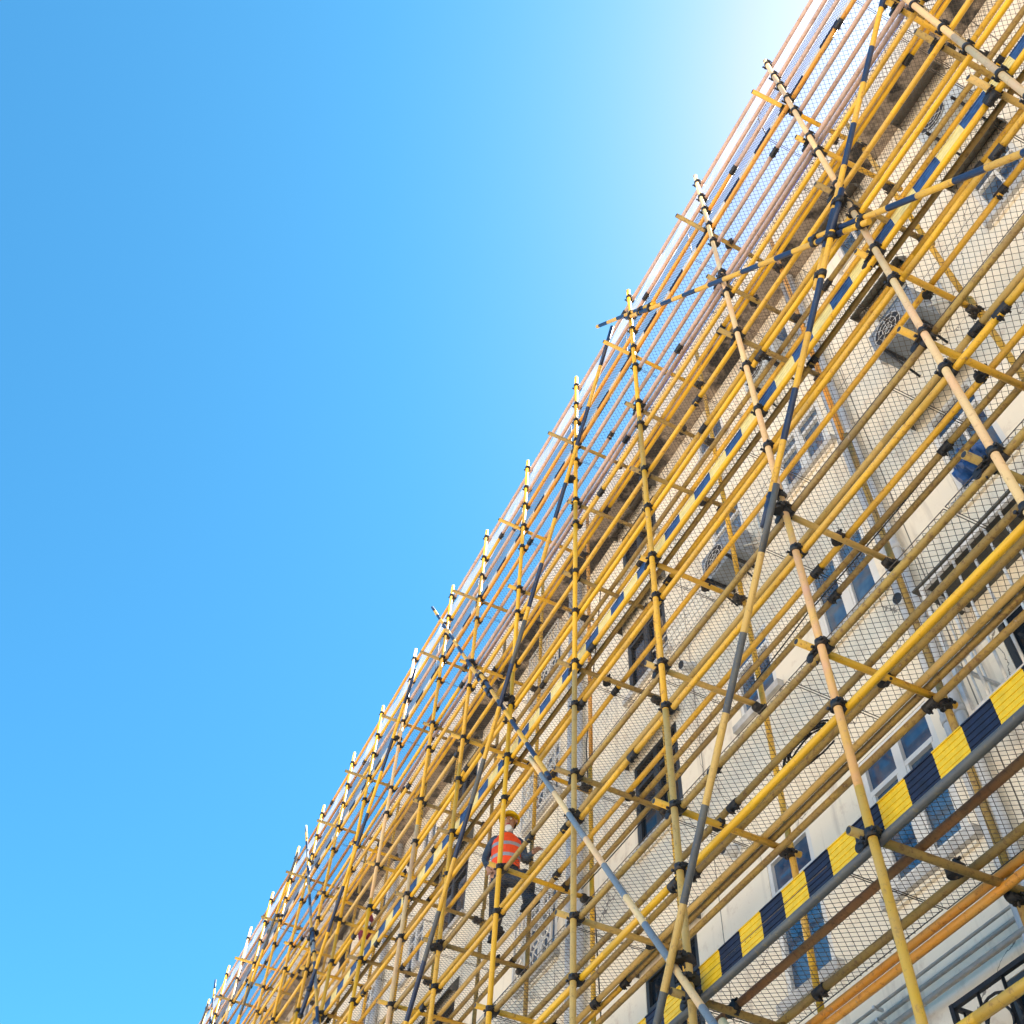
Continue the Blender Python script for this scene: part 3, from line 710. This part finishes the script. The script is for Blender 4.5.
# ------------------------------------------------------------------ the worker
def skin_mesh(name, verts, edges, radii, mats, root=0, sub=2, matf=None, parent=None):
    me = bpy.data.meshes.new(name); me.from_pydata([tuple(v) for v in verts], edges, [])
    o = bpy.data.objects.new(name, me); col.objects.link(o)
    o.modifiers.new('s', 'SKIN'); sv = me.skin_vertices[0].data
    for i, r in enumerate(radii): sv[i].radius = (r, r) if not isinstance(r, tuple) else r; sv[i].use_root = (i == root)
    mod = o.modifiers.new('u', 'SUBSURF'); mod.levels = sub; mod.render_levels = sub
    dg = bpy.context.evaluated_depsgraph_get(); dg.update()
    m2 = bpy.data.meshes.new_from_object(o.evaluated_get(dg)); bpy.data.objects.remove(o)
    m2.materials.clear()
    for k in mats: m2.materials.append(M[k])
    for p in m2.polygons:
        p.use_smooth = True; p.material_index = matf(p.center) if matf else 0
    m2.name = name
    o = link(name, m2, parent); return o
J = {k: Vector(v)+Vector((0, 0, H0)) for k, v in dict(
    pelvis=(3.99, 9.36, 7.24), waist=(3.985, 9.37, 7.38), chest=(3.98, 9.375, 7.58), neckb=(3.98, 9.36, 7.74), neck=(3.978, 9.345, 7.81), head=(3.975, 9.315, 7.90), crown=(3.98, 9.32, 7.985),
    sl=(3.84, 9.42, 7.69), el=(3.79, 9.53, 7.47), wl=(3.80, 9.42, 7.28), sr=(4.12, 9.30, 7.69), er=(4.175, 9.27, 7.45), wr=(4.20, 9.09, 7.44),
    hl=(3.91, 9.38, 7.17), kl=(3.98, 9.52, 6.99), al=(4.10, 9.84, 6.845), tl=(4.10, 9.69, 6.80),
    hr=(4.08, 9.33, 7.17), kr=(4.13, 9.06, 7.08), ar=(4.17, 9.15, 6.85), tr=(4.185, 8.98, 6.80)).items()}
person = empty('person', (4.0, 9.4, Z((LV[2]+DZ)*D)+.04)); pz = Vector(person.location)
person.location.x += .02
tag(person, 'worker in yellow helmet and orange vest standing on a walkway behind the poles', 'person')
names = list(J); V = [J[n]-pz for n in names]
rad = dict(pelvis=(.12, .10), waist=(.115, .09), chest=(.135, .095), neckb=.075, neck=.05, head=.078, crown=.060, sl=.062, el=.045, wl=.028, sr=.062, er=.045, wr=.028,
           hl=.120, kl=.100, al=.072, tl=.038, hr=.120, kr=.100, ar=.072, tr=.038)
E_ = [('pelvis', 'waist'), ('waist', 'chest'), ('chest', 'neckb'), ('neckb', 'neck'), ('neck', 'head'), ('head', 'crown'), ('chest', 'sl'), ('sl', 'el'), ('el', 'wl'), ('chest', 'sr'), ('sr', 'er'), ('er', 'wr'),
      ('pelvis', 'hl'), ('hl', 'kl'), ('kl', 'al'), ('al', 'tl'), ('pelvis', 'hr'), ('hr', 'kr'), ('kr', 'ar'), ('ar', 'tr')]
edges = [(names.index(a), names.index(b)) for a, b in E_]; radii = [rad[n] for n in names]
def add_hand(wrist, elbow, nrm):
    w = J[wrist]-pz; d = (J[wrist]-J[elbow]).normalized(); n = Vector(nrm); side = d.cross(n).normalized()
    i0 = len(V); V.append(w+d*.055); radii.append((.030, .018)); edges.append((names.index(wrist), i0))
    for q, (o_, L) in enumerate(((-.028, .060), (-.010, .070), (.010, .066), (.028, .052))):
        a = len(V); V.append(w+d*.085+side*o_); radii.append(.0095); edges.append((i0, a))
        V.append(w+d*(.085+L*.55)+side*o_*1.15+n*.012); radii.append(.0085); edges.append((a, a+1))
        V.append(w+d*(.085+L*.85)+side*o_*1.15+n*.034); radii.append(.0075); edges.append((a+1, a+2))
    a = len(V); V.append(w+d*.045+side*-.042+n*.01); radii.append(.011); edges.append((i0, a)); V.append(w+d*.08+side*-.06+n*.022); radii.append(.009); edges.append((a, a+1))
add_hand('wl', 'el', (-.6, -.5, 0)); add_hand('wr', 'er', (0, 0, -1))
hz = (J['neck']-pz).z
def bm_(c_):
    if c_.z > hz-.03 and (c_-(J['neck']-pz)).length < .30: return 0
    for w in ('wl', 'wr'):
        e2 = 'el' if w == 'wl' else 'er'; d = (J[w]-J[e2]).normalized()
        if (c_-(J[w]-pz)).dot(d) > -.01 and (c_-(J[w]-pz)).length < .17 and (w == 'wr' or c_.x < -.13): return 0
    return 1 if c_.z > (J['waist']-pz).z-.03 else 2
skin_mesh('body', V, edges, radii, ['skin', 'jacket', 'denim'], 0, 2, bm_, person)
# vest: a shell round the trunk, open at the front, with grey tape
def ring_shell(levels, mk, name, gap=None, parent=person):
    m_ = MB(); n = 20
    fwd = Vector((-.5, -.86, 0)).normalized(); sd = Vector((-fwd.y, fwd.x, 0))
    for (c1, a1, b1, k), (c2, a2, b2, _) in zip(levels, levels[1:]):
        for i in range(n):
            t1 = 2*math.pi*i/n; t2 = 2*math.pi*(i+1)/n
            if gap and (i in gap): continue
            f = lambda c_, a, b__, t: Vector(c_)-pz+fwd*math.cos(t)*b__+sd*math.sin(t)*a
            m_.face([f(c1, a1, b1, t1), f(c1, a1, b1, t2), f(c2, a2, b2, t2), f(c2, a2, b2, t1)], k, True)
    o = m_.build(name, parent); return o
L_ = lambda t, a, b__, k: (J['waist'].lerp(J['neckb'], t), a, b__, k)
ring_shell([L_(-.22, .165, .128, 'vest'), L_(-.02, .160, .125, 'vest'), L_(.06, .163, .128, 'reflect'), L_(.18, .167, .130, 'vest'), L_(.40, .172, .132, 'vest'), L_(.46, .174, .133, 'reflect'), L_(.58, .176, .133, 'vest'), L_(.74, .170, .128, 'vest'), L_(.92, .120, .105, 'vest'), L_(1.0, .085, .085, 'vest')], None, 'vest')
# helmet, face, mask, hair, boots
hc = (J['head']-pz)+Vector((0, 0, .03)); fwd = Vector((-.55, -.80, -.22)).normalized()
h = MB(); n = 18
for j in range(7):
    p1 = j/7*math.pi/2; p2 = (j+1)/7*math.pi/2
    for i in range(n):
        f = lambda t, p: hc+Vector((.108*math.cos(t)*math.cos(p), .118*math.sin(t)*math.cos(p), .01+.105*math.sin(p)))
        a = 2*math.pi*i/n; c_ = 2*math.pi*(i+1)/n; h.face([f(a, p1), f(c_, p1), f(c_, p2), f(a, p2)], 'helmet', True)
for i in range(n):
    a = 2*math.pi*i/n; c_ = 2*math.pi*(i+1)/n
    def f(t, q):
        d = Vector((math.cos(t), math.sin(t), 0)); brim = .014+.045*max(0, d.dot(Vector((-.56, -.83, 0))))**2
        return hc+Vector((.108*d.x, .118*d.y, .01))+d*brim*q+Vector((0, 0, -.012*q))
    h.face([f(a, 0), f(a, 1), f(c_, 1), f(c_, 0)], 'helmet', True)
h.build('helmet', person)
sd = fwd.cross(Vector((0, 0, 1))).normalized(); up = sd.cross(fwd)
fp = (J['head']-pz)
for s_ in (-1, 1):
    fc = MB(); e_ = fp+fwd*.078+sd*.030*s_+up*.012; fc.tube(e_, e_+fwd*.006, .011, 'white_cloth', 8); fc.tube(e_+fwd*.004, e_+fwd*.009, .006, 'hair', 8)
    fc.build('eye', person)
    fc = MB(); fc.tube(e_+up*.018-sd*.012, e_+up*.018+sd*.014, .004, 'hair', 5); fc.build('eyebrow', person)
    fc = MB(); fc.tube(fp+sd*.078*s_-up*.01, fp+sd*.086*s_+up*.03, .016, 'skin', 8); fc.build('ear', person)
fc = MB(); fc.tube(fp+fwd*.075+up*.008, fp+fwd*.10-up*.022, .010, 'skin', 8, r2=.015); fc.build('nose', person); fc = MB()
fc.tube(fp+fwd*.076-up*.045-sd*.02, fp+fwd*.076-up*.045+sd*.02, .006, 'red', 6)
fc.build('mouth', person)
mk = MB(); mk.tube(fp+fwd*.02-up*.10, fp+fwd*.075-up*.085, .052, 'white_cloth', 12, r2=.036); mk.build('mask', person)
hr_ = MB()
for i in range(16):
    a = math.pi*2*i/16; d = Vector((math.cos(a), math.sin(a), 0))
    if d.dot(Vector((-.56, -.83, 0))) > .3: continue
    d2 = Vector((math.cos(a+.4), math.sin(a+.4), 0))
    hr_.face([hc+d*.092, hc+d2*.092, hc+d2*.082-Vector((0, 0, .075)), hc+d*.082-Vector((0, 0, .075))], 'hair', True)
hr_.build('hair', person)
for a, t_ in (('al', 'tl'), ('ar', 'tr')):
    bt = MB(); A = J[a]-pz; T = J[t_]-pz; d = (T-A); d.z = 0; d.normalize(); zb = .0
    fl = Vector((A.x, A.y, .045))
    bt.tube(A+Vector((0, 0, .09)), A-Vector((0, 0, .02)), .050, 'boot', 12, r2=.052)
    bt.tube(fl-d*.05, fl+d*.10, .050, 'boot', 12, r2=.044); bt.tube(fl+d*.10, fl+d*.19, .044, 'boot', 12, r2=.026)
    rot = Matrix.Rotation(math.atan2(d.y, d.x), 3, 'Z'); bt.box(fl+d*.06-Vector((0, 0, .035)), (.27, .09, .02), 'dark', rot)
    bt.build('boot', person)

# ------------------------------------------------------------------ sky, sun, camera
SUN_EL = math.radians(58)
sdir = Vector((.52, -.06, 0)).normalized()*math.cos(SUN_EL)+Vector((0, 0, math.sin(SUN_EL)))
w = bpy.data.worlds.new('World'); bpy.context.scene.world = w; w.use_nodes = True
nt = w.node_tree; bg = nt.nodes['Background']; sky = nt.nodes.new('ShaderNodeTexSky'); sky.sky_type = 'NISHITA'; sky.sun_disc = False
sky.sun_elevation = SUN_EL; sky.sun_rotation = math.atan2(sdir.x, sdir.y); sky.air_density = 0.8; sky.dust_density = 1.0; sky.ozone_density = 3.0
sep = nt.nodes.new('ShaderNodeSeparateColor'); nt.links.new(sky.outputs[0], sep.inputs[0])
mr = nt.nodes.new('ShaderNodeMapRange'); nt.links.new(sep.outputs[0], mr.inputs[0]); mr.inputs[1].default_value = 1.1; mr.inputs[2].default_value = 2.8
tm = nt.nodes.new('ShaderNodeMix'); tm.data_type = 'RGBA'; nt.links.new(mr.outputs[0], tm.inputs[0]); tm.inputs[6].default_value = (.33, .92, 1.0, 1); tm.inputs[7].default_value = (.68, .79, .88, 1)
ml = nt.nodes.new('ShaderNodeMix'); ml.data_type = 'RGBA'; ml.blend_type = 'MULTIPLY'; ml.inputs[0].default_value = 1; nt.links.new(sky.outputs[0], ml.inputs[6]); nt.links.new(tm.outputs[2], ml.inputs[7])
nt.links.new(ml.outputs[2], bg.inputs[0]); bg.inputs[1].default_value = .05
sl = bpy.data.lights.new('sun', 'SUN'); sl.energy = 5; sl.angle = math.radians(.5); sl.color = (1, .95, .86)
so_ = bpy.data.objects.new('sun', sl); col.objects.link(so_); so_.rotation_euler = sdir.to_track_quat('Z', 'Y').to_euler(); so_.location = (20, -10, 40)
cd = bpy.data.cameras.new('camera'); co = bpy.data.objects.new('camera', cd); col.objects.link(co)
cd.sensor_width = 36; cd.lens = 36*1067.755/1024; cd.clip_end = 2000; cd.clip_start = .05
rt = Vector((.90030563, -.43229039, .05074241)); dn = Vector((.37792748, .7185583, -.58381914)); fw = Vector((.21591802, .54479261, .8102965))
up = -dn; bk = -fw
co.matrix_world = Matrix(((rt.x, up.x, bk.x, 0), (rt.y, up.y, bk.y, 0), (rt.z, up.z, bk.z, H0), (0, 0, 0, 1)))
S = bpy.context.scene; S.camera = co
S.view_settings.view_transform = 'Standard'; S.view_settings.look = 'None'; S.view_settings.exposure = 2.9; S.view_settings.gamma = 1
S.render.engine = 'CYCLES'; S.cycles.max_bounces = 6
S.render.resolution_x = 1024; S.render.resolution_y = 1024
